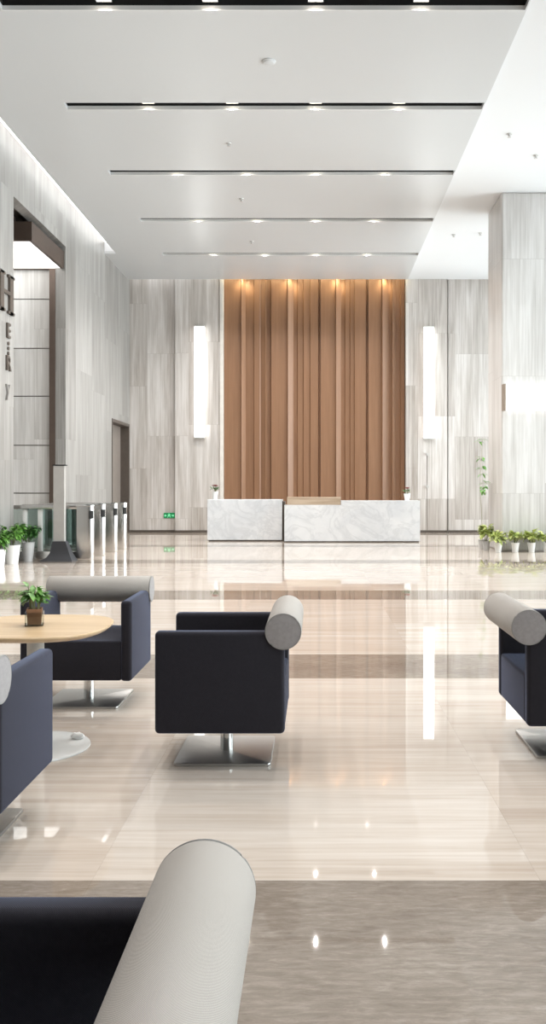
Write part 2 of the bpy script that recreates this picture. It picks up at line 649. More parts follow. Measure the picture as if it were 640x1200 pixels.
for i, s in enumerate(SLOT_FAR + SLOT_NEAR):
    b = bmesh.new()
    y0, y1 = s - 0.26, s
    box(b, (SX0, y0 - 0.03, CZ + TH), (SX1, y0, CZ + 0.36))
    box(b, (SX0, y1, CZ + TH), (SX1, y1 + 0.03, CZ + 0.36))
    box(b, (SX0 - 0.03, y0 - 0.03, CZ + TH), (SX0, y1 + 0.03, CZ + 0.36))
    box(b, (SX1, y0 - 0.03, CZ + TH), (SX1 + 0.015, y1 + 0.03, CZ + 0.36))
    box(b, (SX0 - 0.03, y0 - 0.03, CZ + 0.36), (SX1 + 0.015, y1 + 0.03, CZ + 0.38))
    struct('trim_%d' % (i + 11), b, M['black'])

# coves: along the left wall and along the top of the end wall
b = bmesh.new()
box(b, (CE, Y0, CZ + TH), (CE + 0.03, 23.7, CZ + 0.33))
box(b, (LX, 23.7, CZ + TH), (CE + 0.03, 23.73, CZ + 0.33))
box(b, (LX, Y0, CZ + 0.33), (CE + 0.03, 23.73, CZ + 0.36))
box(b, (LX, CEND - 0.03, CZ + TH), (-2.9, CEND, CZ + 0.36))
box(b, (LX, CEND - 0.03, CZ + 0.36), (CX1, BW + 0.4, CZ + 0.39))
struct('trim_8', b, M['ceiling_white'])
b = bmesh.new()
box(b, (LX + 0.02, Y0, CZ + 0.30), (CE - 0.02, 23.65, CZ + 0.325))
struct('cove_light_left', b, M['cove'])
bpy.data.objects['cove_light_left'].name = 'cove_light'
tag(bpy.data.objects['cove_light'], 'long white cove light running between left wall and grey ceiling', 'cove light')
bpy.data.objects['cove_light']['kind'] = 'thing'
b = bmesh.new()
box(b, (LX + 0.05, CEND + 0.02, CZ + 0.32), (-3.0, BW - 0.15, CZ + 0.345))
o = tag(obj('cove_light', b, M['cove'], None, 0), 'thin cove light along the top of the end wall left of the wood panel', 'cove light')

# doorway in the left wall near the corner
b = bmesh.new()
fx0, fx1 = TX - 0.02, LX + 0.015
box(b, (fx0, D0, 0), (fx1, D0 + 0.07, DT))
box(b, (fx0, D1 - 0.09, 0), (fx1, D1, DT))
box(b, (fx0, D0 + 0.07, DT - 0.09), (fx1, D1 - 0.09, DT))
dr = struct('door_1', b, M['bronze_dull'], label='dark framed doorway at the far end of the left wall', cat='door')
b = bmesh.new()
box(b, (TX - 0.06, D0 + 0.07, 0.01), (TX - 0.015, D1 - 0.09, DT - 0.09))
obj('door_leaf', b, M['door'], dr, 0)
b = bmesh.new()
tube(b, [(TX + 0.04, D0 + 0.28, 0.85), (TX + 0.04, D0 + 0.28, 1.45)], 0.014, n=10)
tube(b, [(TX - 0.015, D0 + 0.28, 0.95), (TX + 0.04, D0 + 0.28, 0.95)], 0.009, n=8)
tube(b, [(TX - 0.015, D0 + 0.28, 1.35), (TX + 0.04, D0 + 0.28, 1.35)], 0.009, n=8)
obj('door_handle', b, M['steel'], dr)

# stone pillar
PX0, PX1, PY0, PY1 = 4.125, 5.63, 18.92, 20.41
b = bmesh.new()
box(b, (PX0, PY0, 0), (PX1, PY1, CZR), 0.03, 1)
struct('pillar', b, M['stone_pale'], label='square stone pillar on the right with a horizontal bar lamp', cat='pillar')

# ------------------------------------------------------------------ wooden feature panel
prof_px = [(262.5, .26), (264, .26), (282, .20), (283, .30), (287.5, .02), (297, .06), (298, .12), (304, .12), (305.5, .08), (311, .20), (312, .10),
           (317, .04), (318, .24), (336, .20), (337.5, .31), (344, .02), (348, .03), (349, .10), (355, .09), (356, .15), (363, .13), (364, .19), (373, .17),
           (374, .06), (375.5, .06), (376, .25), (393, .21), (394, .31), (400, .02), (404, .02), (405, .09), (410, .08), (411, .14), (415, .13), (416, .20),
           (429, .18), (430, .06), (431.5, .06), (432, .23), (447, .19), (448.5, .31), (456, .03), (459, .03), (460, .16), (463, .13), (464, .10), (469, .08),
           (470, .2), (474.5, .2)]
b = bmesh.new()
pts = [(X(p, BW), BW + 0.16 - 0.55 * o_) for p, o_ in prof_px]
outline = pts + [(pts[-1][0], BW + 0.38), (pts[0][0], BW + 0.38)]
prism(b, outline[::-1], 0.0, CZ + 0.1)
wp = obj('fluted_wood_panel', b, M['wood_wall'], None, 0)
b = bmesh.new()
box(b, (-2.88, BW - 0.285, CZ + 0.12), (2.81, BW - 0.25, CZ + 0.15))
tag(obj('cove_light', b, M['cove_warm'], None, 0), 'warm yellow light strip glowing along the top of the wood panel', 'cove light')
tag(wp, 'tall fluted brown wood panel filling the wall behind the reception desk', 'wall panel')

WW = 'warm downlights above the wood panel'
for i, (px, lab) in enumerate(((285.5, 'first'), (340, 'second'), (396, 'third'), (451, 'fourth'))):
    t = thing('wall_washer', 'warm spot lamp tucked above the wood panel, %s from the left' % lab, 'spotlight', (X(px, BW), BW - 0.1, CZ + 0.36), 0, WW)
    b = bmesh.new()
    lathe(b, [(0, 0), (0.05, 0), (0.05, -0.12), (0.042, -0.12), (0.042, -0.06), (0, -0.06)], n=20)
    obj('housing', b, M['black'], t)
    b = bmesh.new()
    lathe(b, [(0, -0.07), (0.038, -0.07), (0.03, -0.1), (0, -0.105)], n=20)
    obj('bulb', b, M['bulb_dim'], t)
    l = bpy.data.lights.new('warm_spot', 'SPOT')
    l.energy = 34
    l.color = (1.0, 0.86, 0.56)
    l.spot_size = math.radians(120)
    l.spot_blend = 0.9
    l.shadow_soft_size = 0.05
    lo = bpy.data.objects.new('warm_spot', l)
    C.objects.link(lo)
    lo.location = (X(px, BW), BW - 0.1, CZ + 0.14)
    lo.rotation_euler = (math.radians(12), 0, 0)


# ------------------------------------------------------------------ wall lamps
def sconce(x0, x1, z0, z1, label):
    t = thing('wall_lamp', label, 'wall lamp', ((x0 + x1) / 2, BW - 0.13, z0), 0, 'tall lamps beside the wood panel')
    w, h = (x1 - x0) / 2, z1 - z0
    b = bmesh.new()
    box(b, (-w, -0.03, 0), (w, 0.0, h))
    obj('back_plate', b, M['lamp_end'], t, 0)
    b = bmesh.new()
    box(b, (-w, -0.14, 0.03), (w, -0.03, h - 0.03), 0.006, 1)
    obj('diffuser', b, M['led'], t, 0)
    for z in (0.0, h - 0.03):
        b = bmesh.new()
        box(b, (-w - 0.005, -0.145, z), (w + 0.005, -0.03, z + 0.03))
        obj('end_cap', b, M['grey_post'], t, 0)


sconce(-3.79, -3.48, 2.96, 6.48, 'tall white light bar on the stone wall left of the wood panel')
sconce(3.38, 3.70, 2.93, 6.46, 'tall white light bar on the stone wall right of the wood panel')

t = thing('pillar_lamp', 'wide white horizontal light box across the stone pillar', 'wall lamp', (PX0, PY0, 3.12))
b = bmesh.new()
box(b, (0.06, -0.15, 0.0), (PX1 - PX0, -0.02, 0.56), 0.006, 1)
obj('diffuser', b, M['led_pillar'], t, 0)
b = bmesh.new()
box(b, (0.0, -0.16, -0.012), (0.06, 0.0, 0.572))
obj('end_cap', b, M['lamp_end'], t, 0)
b = bmesh.new()
box(b, (0.06, -0.02, 0.02), (PX1 - PX0, 0.0, 0.54))
obj('back_plate', b, M['lamp_end'], t, 0)

# luminous box hung in the lift hall opening
t = thing('luminous_ceiling_box', 'dark bronze box with a glowing white underside in the wall opening', 'ceiling light', (LX - 0.04, 17.76, 6.55))
b = bmesh.new()
L_, W_, Hh = 3.6, O1 - 17.76 + 0.1, 0.40
fr = 0.07
box(b, (-L_, 0, 0), (0, fr, Hh))
box(b, (-L_, W_ - fr, 0), (0, W_, Hh))
box(b, (-fr, fr, 0), (0, W_ - fr, Hh))
box(b, (-L_, fr, 0), (-L_ + fr, W_ - fr, Hh))
box(b, (-L_ + fr, fr, Hh - 0.04), (-fr, W_ - fr, Hh))
obj('frame', b, M['bronze'], t, 0)
b = bmesh.new()
box(b, (-L_ + fr, fr, 0.02), (-fr, W_ - fr, 0.04))
obj('diffuser', b, M['led_box'], t, 0)
for x in (-0.5, -3.0):
    for y in (0.4, W_ - 0.4):
        b = bmesh.new()
        tube(b, [(x, y, Hh), (x, y, OT + 0.1 - 6.55)], 0.02, n=8)
        obj('hanger', b, M['bronze'], t)


# ------------------------------------------------------------------ lettering on the left wall
def wall_text(txt, size, yc, zc, name, label, mat, depth=0.04):
    cu = bpy.data.curves.new('tmp', 'FONT')
    cu.body = txt
    cu.size = size
    cu.extrude = depth / 2
    cu.offset = size * 0.012
    cu.align_x = 'CENTER'
    cu.align_y = 'CENTER'
    tmp = bpy.data.objects.new('tmp', cu)
    C.objects.link(tmp)
    bpy.context.view_layer.update()
    me = bpy.data.meshes.new_from_object(tmp.evaluated_get(bpy.context.evaluated_depsgraph_get()))
    C.objects.unlink(tmp)
    bpy.data.objects.remove(tmp)
    me.name = name
    me.materials.clear()
    me.materials.append(mat)
    R = Matrix(((0, 0, 1, 0), (1, 0, 0, 0), (0, 1, 0, 0), (0, 0, 0, 1)))     # reads along +y, faces +x
    me.transform(Matrix.Translation((depth / 2, 0, 0)) @ R)
    o = bpy.data.objects.new(name, me)
    C.objects.link(o)
    o.location = (LX, yc, zc)
    return tag(o, label, 'sign letter', 'bronze signs on the left wall')


b = bmesh.new()                                    # tall serif H
h, w, s, sf = 0.74, 0.66, 0.17, 0.05
for y in (0.0, w - s):
    box(b, (0, y, 0), (0.05, y + s, h))
    for z in (0.0, h - sf):
        box(b, (0, y - 0.07, z), (0.05, y + s + 0.07, z + sf))
box(b, (0, s, h * 0.47), (0.05, w - s, h * 0.47 + 0.07))
o = obj('sign_letter', b, M['letter'], None, 0)
o.location = (LX, 15.78, 4.72)
tag(o, 'large bronze serif letter H on the left stone wall', 'sign letter', 'bronze signs on the left wall')
wall_text('E', 0.40, 16.24, 4.38, 'sign_letter', 'small dark bronze character directly under the large H', M['letter'])
for k, z in enumerate((4.155, 4.06, 3.965)):
    b = bmesh.new()
    lathe(b, [(0, 0), (0.035, 0), (0.035, 0.03), (0, 0.03)], n=16)
    b.transform(Matrix(((0, 0, 1, 0), (0, 1, 0, 0), (-1, 0, 0, 0), (0, 0, 0, 1))))
    o = obj('sign_dot', b, M['letter'])
    o.location = (LX, 16.26, z)
    tag(o, '%s of three small bronze dots between the wall characters' % ('topmost', 'middle', 'lowest')[k], 'sign dot', 'bronze dots on the left wall')
wall_text('R', 0.40, 16.24, 3.76, 'sign_letter', 'small dark bronze character below the three dots', M['letter'])
wall_text('y', 0.42, 16.22, 3.30, 'sign_letter', 'pale metal V shaped character lowest on the left wall', M['steel_letter'])

# green exit sign low on the end wall
t = thing('exit_sign', 'small green lit exit sign low on the stone end wall', 'exit sign', ((X(192, BW) + X(205, BW)) / 2, BW, 0.455))
b = bmesh.new()
box(b, (-0.175, -0.03, 0), (0.175, 0, 0.165), 0.006, 1)
obj('panel', b, M['green'], t, 0)
b = bmesh.new()
yf = -0.036
box(b, (-0.02, yf, 0.125), (0.01, -0.03, 0.15))                       # head
prism_pts = [(-0.03, 0.065), (0.02, 0.065), (0.025, 0.12), (-0.015, 0.12)]
for poly in (prism_pts, [(-0.03, 0.07), (-0.005, 0.07), (-0.045, 0.02), (-0.065, 0.02)], [(0.0, 0.07), (0.02, 0.07), (0.055, 0.03), (0.035, 0.02)],
             [(0.02, 0.12), (0.06, 0.09), (0.05, 0.075), (0.015, 0.1)], [(-0.015, 0.12), (-0.055, 0.09), (-0.045, 0.075), (-0.01, 0.1)],
             [(0.085, 0.06), (0.12, 0.06), (0.12, 0.035), (0.16, 0.08), (0.12, 0.125), (0.12, 0.1), (0.085, 0.1)],
             [(-0.085, 0.06), (-0.12, 0.06), (-0.12, 0.035), (-0.16, 0.08), (-0.12, 0.125), (-0.12, 0.1), (-0.085, 0.1)]):
    a = [b.verts.new((x, yf, z)) for x, z in poly]
    c = [b.verts.new((x, -0.03, z)) for x, z in poly]
    b.faces.new(a)
    for k in range(len(poly)):
        b.faces.new((a[k], a[(k + 1) % len(poly)], c[(k + 1) % len(poly)], c[k]))
obj('pictogram', b, M['sign_white'], t, 0)

# concealed door in the end wall: joint line and two small knobs
b = bmesh.new()
box(b, (X(500, BW) - 0.008, BW - 0.134, 0.08), (X(500, BW) + 0.008, BW - 0.128, 2.5))
dr = struct('door_2', b, M['bronze_dull'], label='concealed stone door joint with two small round knobs', cat='door')
for py in (532.5, 570.5):
    b = bmesh.new()
    lathe(b, [(0, 0), (0.05, 0), (0.05, 0.01), (0.022, 0.012), (0.022, 0.04), (0.045, 0.05), (0.045, 0.075), (0, 0.08)], n=20)
    b.transform(Matrix.Translation((X(500, BW), BW - 0.13, Z(py, BW - 0.13))) @ Matrix.Rotation(PI / 2, 4, 'X'))
    obj('door_knob', b, M['sprinkler'], dr)

# ------------------------------------------------------------------ ceiling fittings
first = None
SL = ['nearest', 'second', 'third', 'fourth', 'farthest']
XL = [(-2.87, 'leftmost'), (-1.43, 'second from left'), (0.0, 'third from left'), (1.43, 'rightmost')]
G = 'twin downlights in the ceiling slots'
for i, s in enumerate(SLOT_FAR):
    for x, xl in XL:
        lab = 'twin downlight in the %s ceiling slot, %s of four' % (SL[i], xl)
        loc = (x, s - 0.12, CZ + 0.36)
        if first is None:
            t = thing('twin_downlight', lab, 'downlight', loc, 0, G)
            b = bmesh.new()
            w, d, zt, zb = 0.105, 0.07, -0.10, -0.28
            box(b, (-w, -d, zb), (w, -d + 0.012, zt))
            box(b, (-w, d - 0.012, zb), (w, d, zt))
            box(b, (-w, -d, zb), (-w + 0.012, d, zt))
            box(b, (w - 0.012, -d, zb), (w, d, zt))
            box(b, (-0.008, -d, zb), (0.008, d, zt))
            box(b, (-w, -d, zt - 0.01), (w, d, zt))
            obj('housing', b, M['white_gloss'], t, 0)
            b = bmesh.new()
            tube(b, [(0, 0, zt), (0, 0, 0)], 0.02, n=10)
            obj('hanger', b, M['black'], t)
            for sx in (-0.052, 0.052):
                b = bmesh.new()
                lathe(b, [(0, zb + 0.03), (0.026, zb + 0.03), (0.03, zb + 0.05), (0.015, zb + 0.10), (0, zb + 0.10)], (sx, 0), 20)
                obj('bulb', b, M['bulb'], t)
            first = t
        else:
            dup(first, loc, 0, lab)
        l = bpy.data.lights.get('slot_spot') or bpy.data.lights.new('slot_spot', 'SPOT')
        l.energy = 170
        l.color = (1.0, 0.97, 0.93)
        l.spot_size = math.radians(140)
        l.spot_blend = 0.6
        l.shadow_soft_size = 0.012
        lo = bpy.data.objects.new('slot_spot', l)
        C.objects.link(lo)
        lo.location = (x, s - 0.12, CZ + 0.06)


nl = bpy.data.lights.new('near_slot_spot', 'SPOT')
nl.energy = 130
nl.color = (1.0, 0.97, 0.93)
nl.spot_size = math.radians(120)
nl.spot_blend = 0.8
nl.shadow_soft_size = 0.05
for s in SLOT_NEAR:
    for x, _ in XL:
        lo = bpy.data.objects.new('near_slot_spot', nl)
        C.objects.link(lo)
        lo.location = (x, s - 0.12, CZ + 0.06)


def on_ceiling(px, py, z):
    d = F * (z - CAMH) / (VY - py)
    return (X(px, d), d, z)


sp = [(268, 168, CZ, 'on the grey ceiling between the second and third slots'),
      (283, 233, CZ, 'on the grey ceiling between the third and fourth slots'),
      (295, 283, CZ, 'on the grey ceiling just before the farthest slot'),
      (597, 157, CZR, 'on the white ceiling, nearest the grey ceiling edge'),
      (628, 182, CZR, 'on the white ceiling by the frame edge above the pillar'),
      (532, 275, CZR, 'on the white ceiling left of the pillar top'),
      (563, 273, CZR, 'on the white ceiling touching the pillar top in view')]
for px, py, z, w in sp:
    b = bmesh.new()
    lathe(b, [(0, 0), (0.055, 0), (0.05, -0.012), (0.014, -0.016), (0.014, -0.05), (0.035, -0.055), (0.035, -0.062), (0, -0.064)], n=18)
    o = obj('ceiling_sprinkler', b, M['sprinkler'])
    o.location = on_ceiling(px, py, z)
    tag(o, 'small metal sprinkler head ' + w, 'sprinkler', 'sprinkler heads on the ceiling')
b = bmesh.new()
lathe(b, [(0, 0), (0.11, 0), (0.108, -0.014), (0.085, -0.022), (0.083, -0.03), (0.05, -0.036), (0, -0.037)], n=28)
o = obj('smoke_detector', b, M['ceiling'])
o.location = on_ceiling(315, 72, CZ)
tag(o, 'round pale smoke detector on the grey ceiling between the nearest two slots', 'smoke detector')

# ------------------------------------------------------------------ reception desk
t = thing('reception_desk', 'long white marble reception desk in front of the wood panel', 'reception desk', (0, 22.05, 0))
y = 0.45
b = bmesh.new()
box(b, (-2.86, y, 0.03), (-0.885, y + 0.75, 1.10), 0.008, 1)
obj('left_counter', b, M['marble'], t, 0)
b = bmesh.new()
box(b, (0.0, 0.0, 0.03), (2.70, 0.8, 1.075))
bm2 = bmesh.new()
pts2 = [(-0.81, 0.03), (2.70, 0.03), (2.70, 1.075), (0.66, 1.075), (0.66, 0.962), (-0.81, 0.962)]
a = [bm2.verts.new((x, 0.0, z)) for x, z in pts2]
c = [bm2.verts.new((x, 0.85, z)) for x, z in pts2]
bm2.faces.new(a)
bm2.faces.new(c[::-1])
for k in range(6):
    bm2.faces.new((a[k], c[k], c[(k + 1) % 6], a[(k + 1) % 6]))
b.free()
obj('right_counter', bm2, M['marble'], t, 0)
b = bmesh.new()
box(b, (-0.75, 0.30, 0.962), (0.655, 0.345, 1.165), 0.004, 1)
box(b, (-0.75, 0.345, 1.12), (0.655, 0.6, 1.165), 0.004, 1)
obj('wood_riser', b, M['wood_riser'], t, 0, label='brown wooden riser above the low middle counter')
b = bmesh.new()
box(b, (-2.82, y + 0.03, 0), (-0.80, y + 0.72, 0.03))
box(b, (-0.78, 0.03, 0), (2.67, 0.82, 0.03))
box(b, (-0.885, y + 0.1, 0.03), (-0.815, y + 0.7, 1.05))  # dark filler standing in for the shadow between the two counters
obj('plinth_and_gap_shade', b, M['bronze_dull'], t, 0)


def pot(parent, r0, r1, h, mat, rim=0.006, n=24, rot=0):
    b = bmesh.new()
    lathe(b, [(0, 0), (r0, 0), (r1, h), (r1 + rim, h), (r1 + rim, h + rim), (r1 - 0.008, h + rim), (r1 - 0.012, h - 0.02), (0, h - 0.02)], n=n, off=rot)
    p = obj('pot', b, mat, parent)
    b = bmesh.new()
    lathe(b, [(0, h - 0.019), (r1 - 0.013, h - 0.019), (r1 - 0.02, h - 0.006), (0, h - 0.002)], n=n, off=rot)
    obj('soil', b, M['soil'], parent)
    return p


def plant(name, label, cat, loc, r0, r1, h, potmat, lm, seed, n, ph, spread, L, W, group=None, stems=7, flowers=0, tilt=(0.2, 1.2), lim=None):
    t = thing(name, label, cat, loc, 0, group)
    pot(t, r0, r1, h, potmat)
    lb, sb = foliage(seed, n, h - 0.02, ph, spread, L, W, stems, tilt)
    if flowers:
        r = random.Random(seed + 9)
        fb = bmesh.new()
        for k in range(flowers):
            a = r.uniform(0, 2 * PI)
            q = spread * r.uniform(0.1, 0.7)
            p = Vector((q * math.cos(a), q * math.sin(a), h + ph * r.uniform(0.85, 1.1)))
            tube(sb, [(0.01, 0, h - 0.02), p], 0.003, n=5)
            for j in range(6):
                c = 2 * PI * j / 6
                leaf(fb, p, (math.cos(c), math.sin(c), 0.5), (0, 0, 1), 0.06, 0.045, 0.2, 0.3)
        obj('flower', fb, M['flower'], t)
    if lim:                                        # leaves held off the wall and the neighbouring pots
        for v in list(lb.verts) + list(sb.verts):
            for i in (0, 1):
                lo_, hi_ = lim[i]
                if v.co[i] < lo_:
                    v.co[i] = lo_ + 0.02 * math.exp(-(lo_ - v.co[i]) * 20)
                if v.co[i] > hi_:
                    v.co[i] = hi_ - 0.02 * math.exp(-(v.co[i] - hi_) * 20)
    obj('foliage', lb, lm, t)
    obj('stem', sb, M['stem'], t)
    return t


GD = 'small flower pots on the reception desk'
plant('potted_flower', 'small white pot of red flowers on the left end of the reception desk', 'potted flower',
      (X(252, 22.8), 22.8, 1.102), 0.055, 0.08, 0.2, M['pot_white'], M['leaf_deep'], 3, 26, 0.16, 0.09, 0.10, 0.045, GD, 6, 9, (0.7, 1.4))
plant('potted_flower', 'small white pot of red flowers on the right end of the reception desk', 'potted flower',
      (X(477, 22.5), 22.5, 1.077), 0.055, 0.085, 0.17, M['pot_white'], M['leaf_deep'], 4, 24, 0.15, 0.10, 0.10, 0.045, GD, 6, 8, (0.7, 1.4))

# ------------------------------------------------------------------ turnstile gates
def stadium(x0, x1, w, round_right=True, n=12):
    r = w / 2
    pts = [(x0, -r), (x1 - r, -r)]
    for k in range(1, n):
        a = -PI / 2 + PI * k / n
        pts.append((x1 - r + r * math.cos(a), r * math.sin(a)))
    pts += [(x1 - r, r), (x0, r)]
    return pts


def make_gate(label):
    t = thing('turnstile_gate', label, 'turnstile', (0, 0, 0), 0, 'steel turnstile gates')
    b = bmesh.new()
    prism(b, stadium(-0.32, 0.0, 0.20), 0.0, 1.04, 0.004)
    e = obj('end_cabinet', b, M['steel'], t, 30)
    b = bmesh.new()
    prism(b, stadium(-0.33, 0.008, 0.216), 1.04, 1.066, 0.006)
    obj('cap', b, M['chrome'], e, 30)
    b = bmesh.new()
    box(b, (-0.15, -0.06, 1.066), (-0.05, 0.06, 1.075), 0.003, 1)
    obj('card_reader', b, M['black'], e, 0)
    b = bmesh.new()
    prism(b, [(-0.075 + 0.108 * math.cos(a), -0.005 + 0.108 * math.sin(a)) for a in [math.radians(-90 + 8 * k) for k in range(7)]] + [(-0.06, -0.03)], 0.80, 0.96, 0.002)
    obj('sensor', b, M['black'], e, 30)
    b = bmesh.new()
    box(b, (-1.72, -0.085, 0.99), (-0.32, 0.085, 1.066), 0.01, 2)
    obj('top_rail', b, M['steel'], t)
    b = bmesh.new()
    box(b, (-1.72, -0.085, 0.0), (-0.32, 0.085, 0.16), 0.006, 1)
    obj('bottom_rail', b, M['steel'], t)
    b = bmesh.new()
    box(b, (-1.72, -0.012, 0.16), (-0.32, 0.012, 0.99))
    obj('glass_panel', b, M['glass_tint'], t, 0)
    for x in (-1.70, -1.40, -1.10):
        b = bmesh.new()
        box(b, (x, -0.05, 0.16), (x + 0.09, 0.05, 0.99), 0.01, 2)
        obj('post', b, M['white_gloss'], t)
    b = bmesh.new()
    prism(b, [(-0.95, 0.10), (-0.80, 0.10), (-0.80, 0.42), (-0.95, 0.40)], 0.25, 0.95, 0.006)
    obj('gate_wing', b, M['glass_tint'], t, 0)
    return t


g0 = make_gate('steel turnstile gate nearest the potted plants on the left')
g0.location = (-4.36, 16.8, 0)
for y, lab in ((17.72, 'second steel turnstile gate counted from the potted plants'), (18.80, 'third steel turnstile gate counted from the potted plants'),
               (19.72, 'farthest steel turnstile gate, nearest the dark framed doorway')):
    dup(g0, (-4.36, y, 0), 0, lab)

# slim totem on a flared base
t = thing('totem', 'slim pale totem on a black flared base before the turnstiles', 'totem', (-4.925, 16.42, 0))
b = bmesh.new()
box(b, (-0.11, -0.05, 0.36), (0.105, 0.05, 1.83), 0.006, 1)
obj('panel', b, M['kiosk'], t, 0)
b = bmesh.new()
box(b, (-0.125, -0.06, 1.83), (0.13, 0.06, 1.85))
obj('cap', b, M['black'], t, 0)
b = bmesh.new()
rings = []
for z, xl, xr, yh in ((0.0, -0.335, 0.29, 0.20), (0.02, -0.32, 0.285, 0.19), (0.07, -0.22, 0.255, 0.15), (0.15, -0.16, 0.215, 0.12), (0.26, -0.135, 0.175, 0.10), (0.38, -0.12, 0.13, 0.09)):
    rings.append([b.verts.new(p) for p in ((xl, -yh, z), (xr, -yh, z), (xr, yh, z), (xl, yh, z))])
for A, B in zip(rings, rings[1:]):
    for k in range(4):
        b.faces.new((A[k], A[(k + 1) % 4], B[(k + 1) % 4], B[k]))
b.faces.new(rings[0][::-1])
b.faces.new(rings[-1])
obj('flared_base', b, M['kiosk_base'], t, 20)

# ------------------------------------------------------------------ plants on the floor
GL = 'potted plants by the left wall'
plant('potted_plant', 'bushy green plant in a large white pot by the left wall', 'potted plant', (X(14, 15.85), 15.85, 0), 0.11, 0.15, 0.34, M['pot_white'],
      M['leaf'], 11, 300, 0.46, 0.27, 0.14, 0.065, GL, 15, 0, (-0.2, 1.2), ((-0.19, 0.4), (-0.24, 0.24)))
plant('potted_plant', 'dark green plant in a pale grey pot next to the first turnstile', 'potted plant', (X(33, 16.35), 16.35, 0), 0.085, 0.12, 0.36, M['pot_grey'],
      M['leaf_deep'], 12, 300, 0.44, 0.23, 0.13, 0.06, GL, 12, 0, (-0.1, 1.2), ((-0.3, 0.3), (-0.23, 0.23)))
plant('potted_plant', 'green plant cut by the left frame edge beside the wall', 'potted plant', (X(-2, 15.32), 15.32, 0), 0.10, 0.13, 0.3, M['pot_white'],
      M['leaf'], 13, 240, 0.36, 0.24, 0.14, 0.065, GL, 12, 0, (-0.2, 1.2), ((-0.15, 0.35), (-0.25, 0.25)))
GP = 'potted plants along the pillar'
pl = [(570, 19.25, M['pot_grey'], 'leafy plant in a grey pot at the far left corner of the pillar', 1.35, 21),
      (584, 18.66, M['pot_white'], 'variegated plant in a white pot at the near left corner of the pillar', 1.05, 22),
      (604, 18.66, M['pot_white'], 'variegated plant in a white pot in front of the pillar, second from its corner', 0.95, 23),
      (623, 18.68, M['pot_white'], 'variegated plant in a white pot in front of the pillar, third from its corner', 0.95, 24),
      (641, 18.70, M['pot_white'], 'variegated plant in a white pot cut by the right frame edge', 0.95, 25)]
for px, d, pm, lab, k, sd in pl:
    plant('potted_plant', lab, 'potted plant', (X(px, d), d, 0), 0.062, 0.088, 0.2, pm, M['leaf_var'], sd, int(84 * k), 0.30 * k, 0.18 * k, 0.16, 0.10, GP, 9, 0, (0.1, 1.3),
          ((-0.21 if sd < 23 else -0.165, 0.165), (-0.25, PY0 - d - 0.01 if sd > 21 else 0.25)))

# tall thin plant behind the leafy ones
t = thing('slender_plant', 'tall slender plant with sparse bright leaves beside the pillar', 'potted plant', (X(565.5, 19.75), 19.75, 0))
pot(t, 0.07, 0.1, 0.2, M['pot_grey'])
sb, lb = bmesh.new(), bmesh.new()
r = random.Random(5)
path = [(0, 0, 0.18), (-0.02, 0, 0.8), (-0.05, 0.02, 1.4), (-0.03, 0.0, 2.0), (0.0, 0.0, 2.52)]
tube(sb, path, 0.009, 0.004, 6)
for zc, n, sx in ((2.50, 7, 0.0), (2.09, 6, 0.0), (1.88, 5, 0.02), (1.76, 4, 0.03), (1.55, 7, 0.07), (1.42, 8, 0.07), (1.34, 6, 0.07)):
    for k in range(n):
        a = r.uniform(0, 2 * PI)
        p = Vector((sx * 0.8 - 0.03 + r.uniform(-0.05, 0.05), r.uniform(-0.05, 0.05), zc + r.uniform(-0.04, 0.04)))
        tube(sb, [(-0.03, 0.01, zc - 0.06), p], 0.003, 0.002, 4)
        leaf(lb, p, (math.cos(a), math.sin(a) * 0.6, r.uniform(-0.5, 0.3)), (0, 0, 1), 0.13, 0.06, 0.4, 0.2)
obj('stem', sb, M['stem_pale'], t)
obj('foliage', lb, M['leaf_vine'], t)

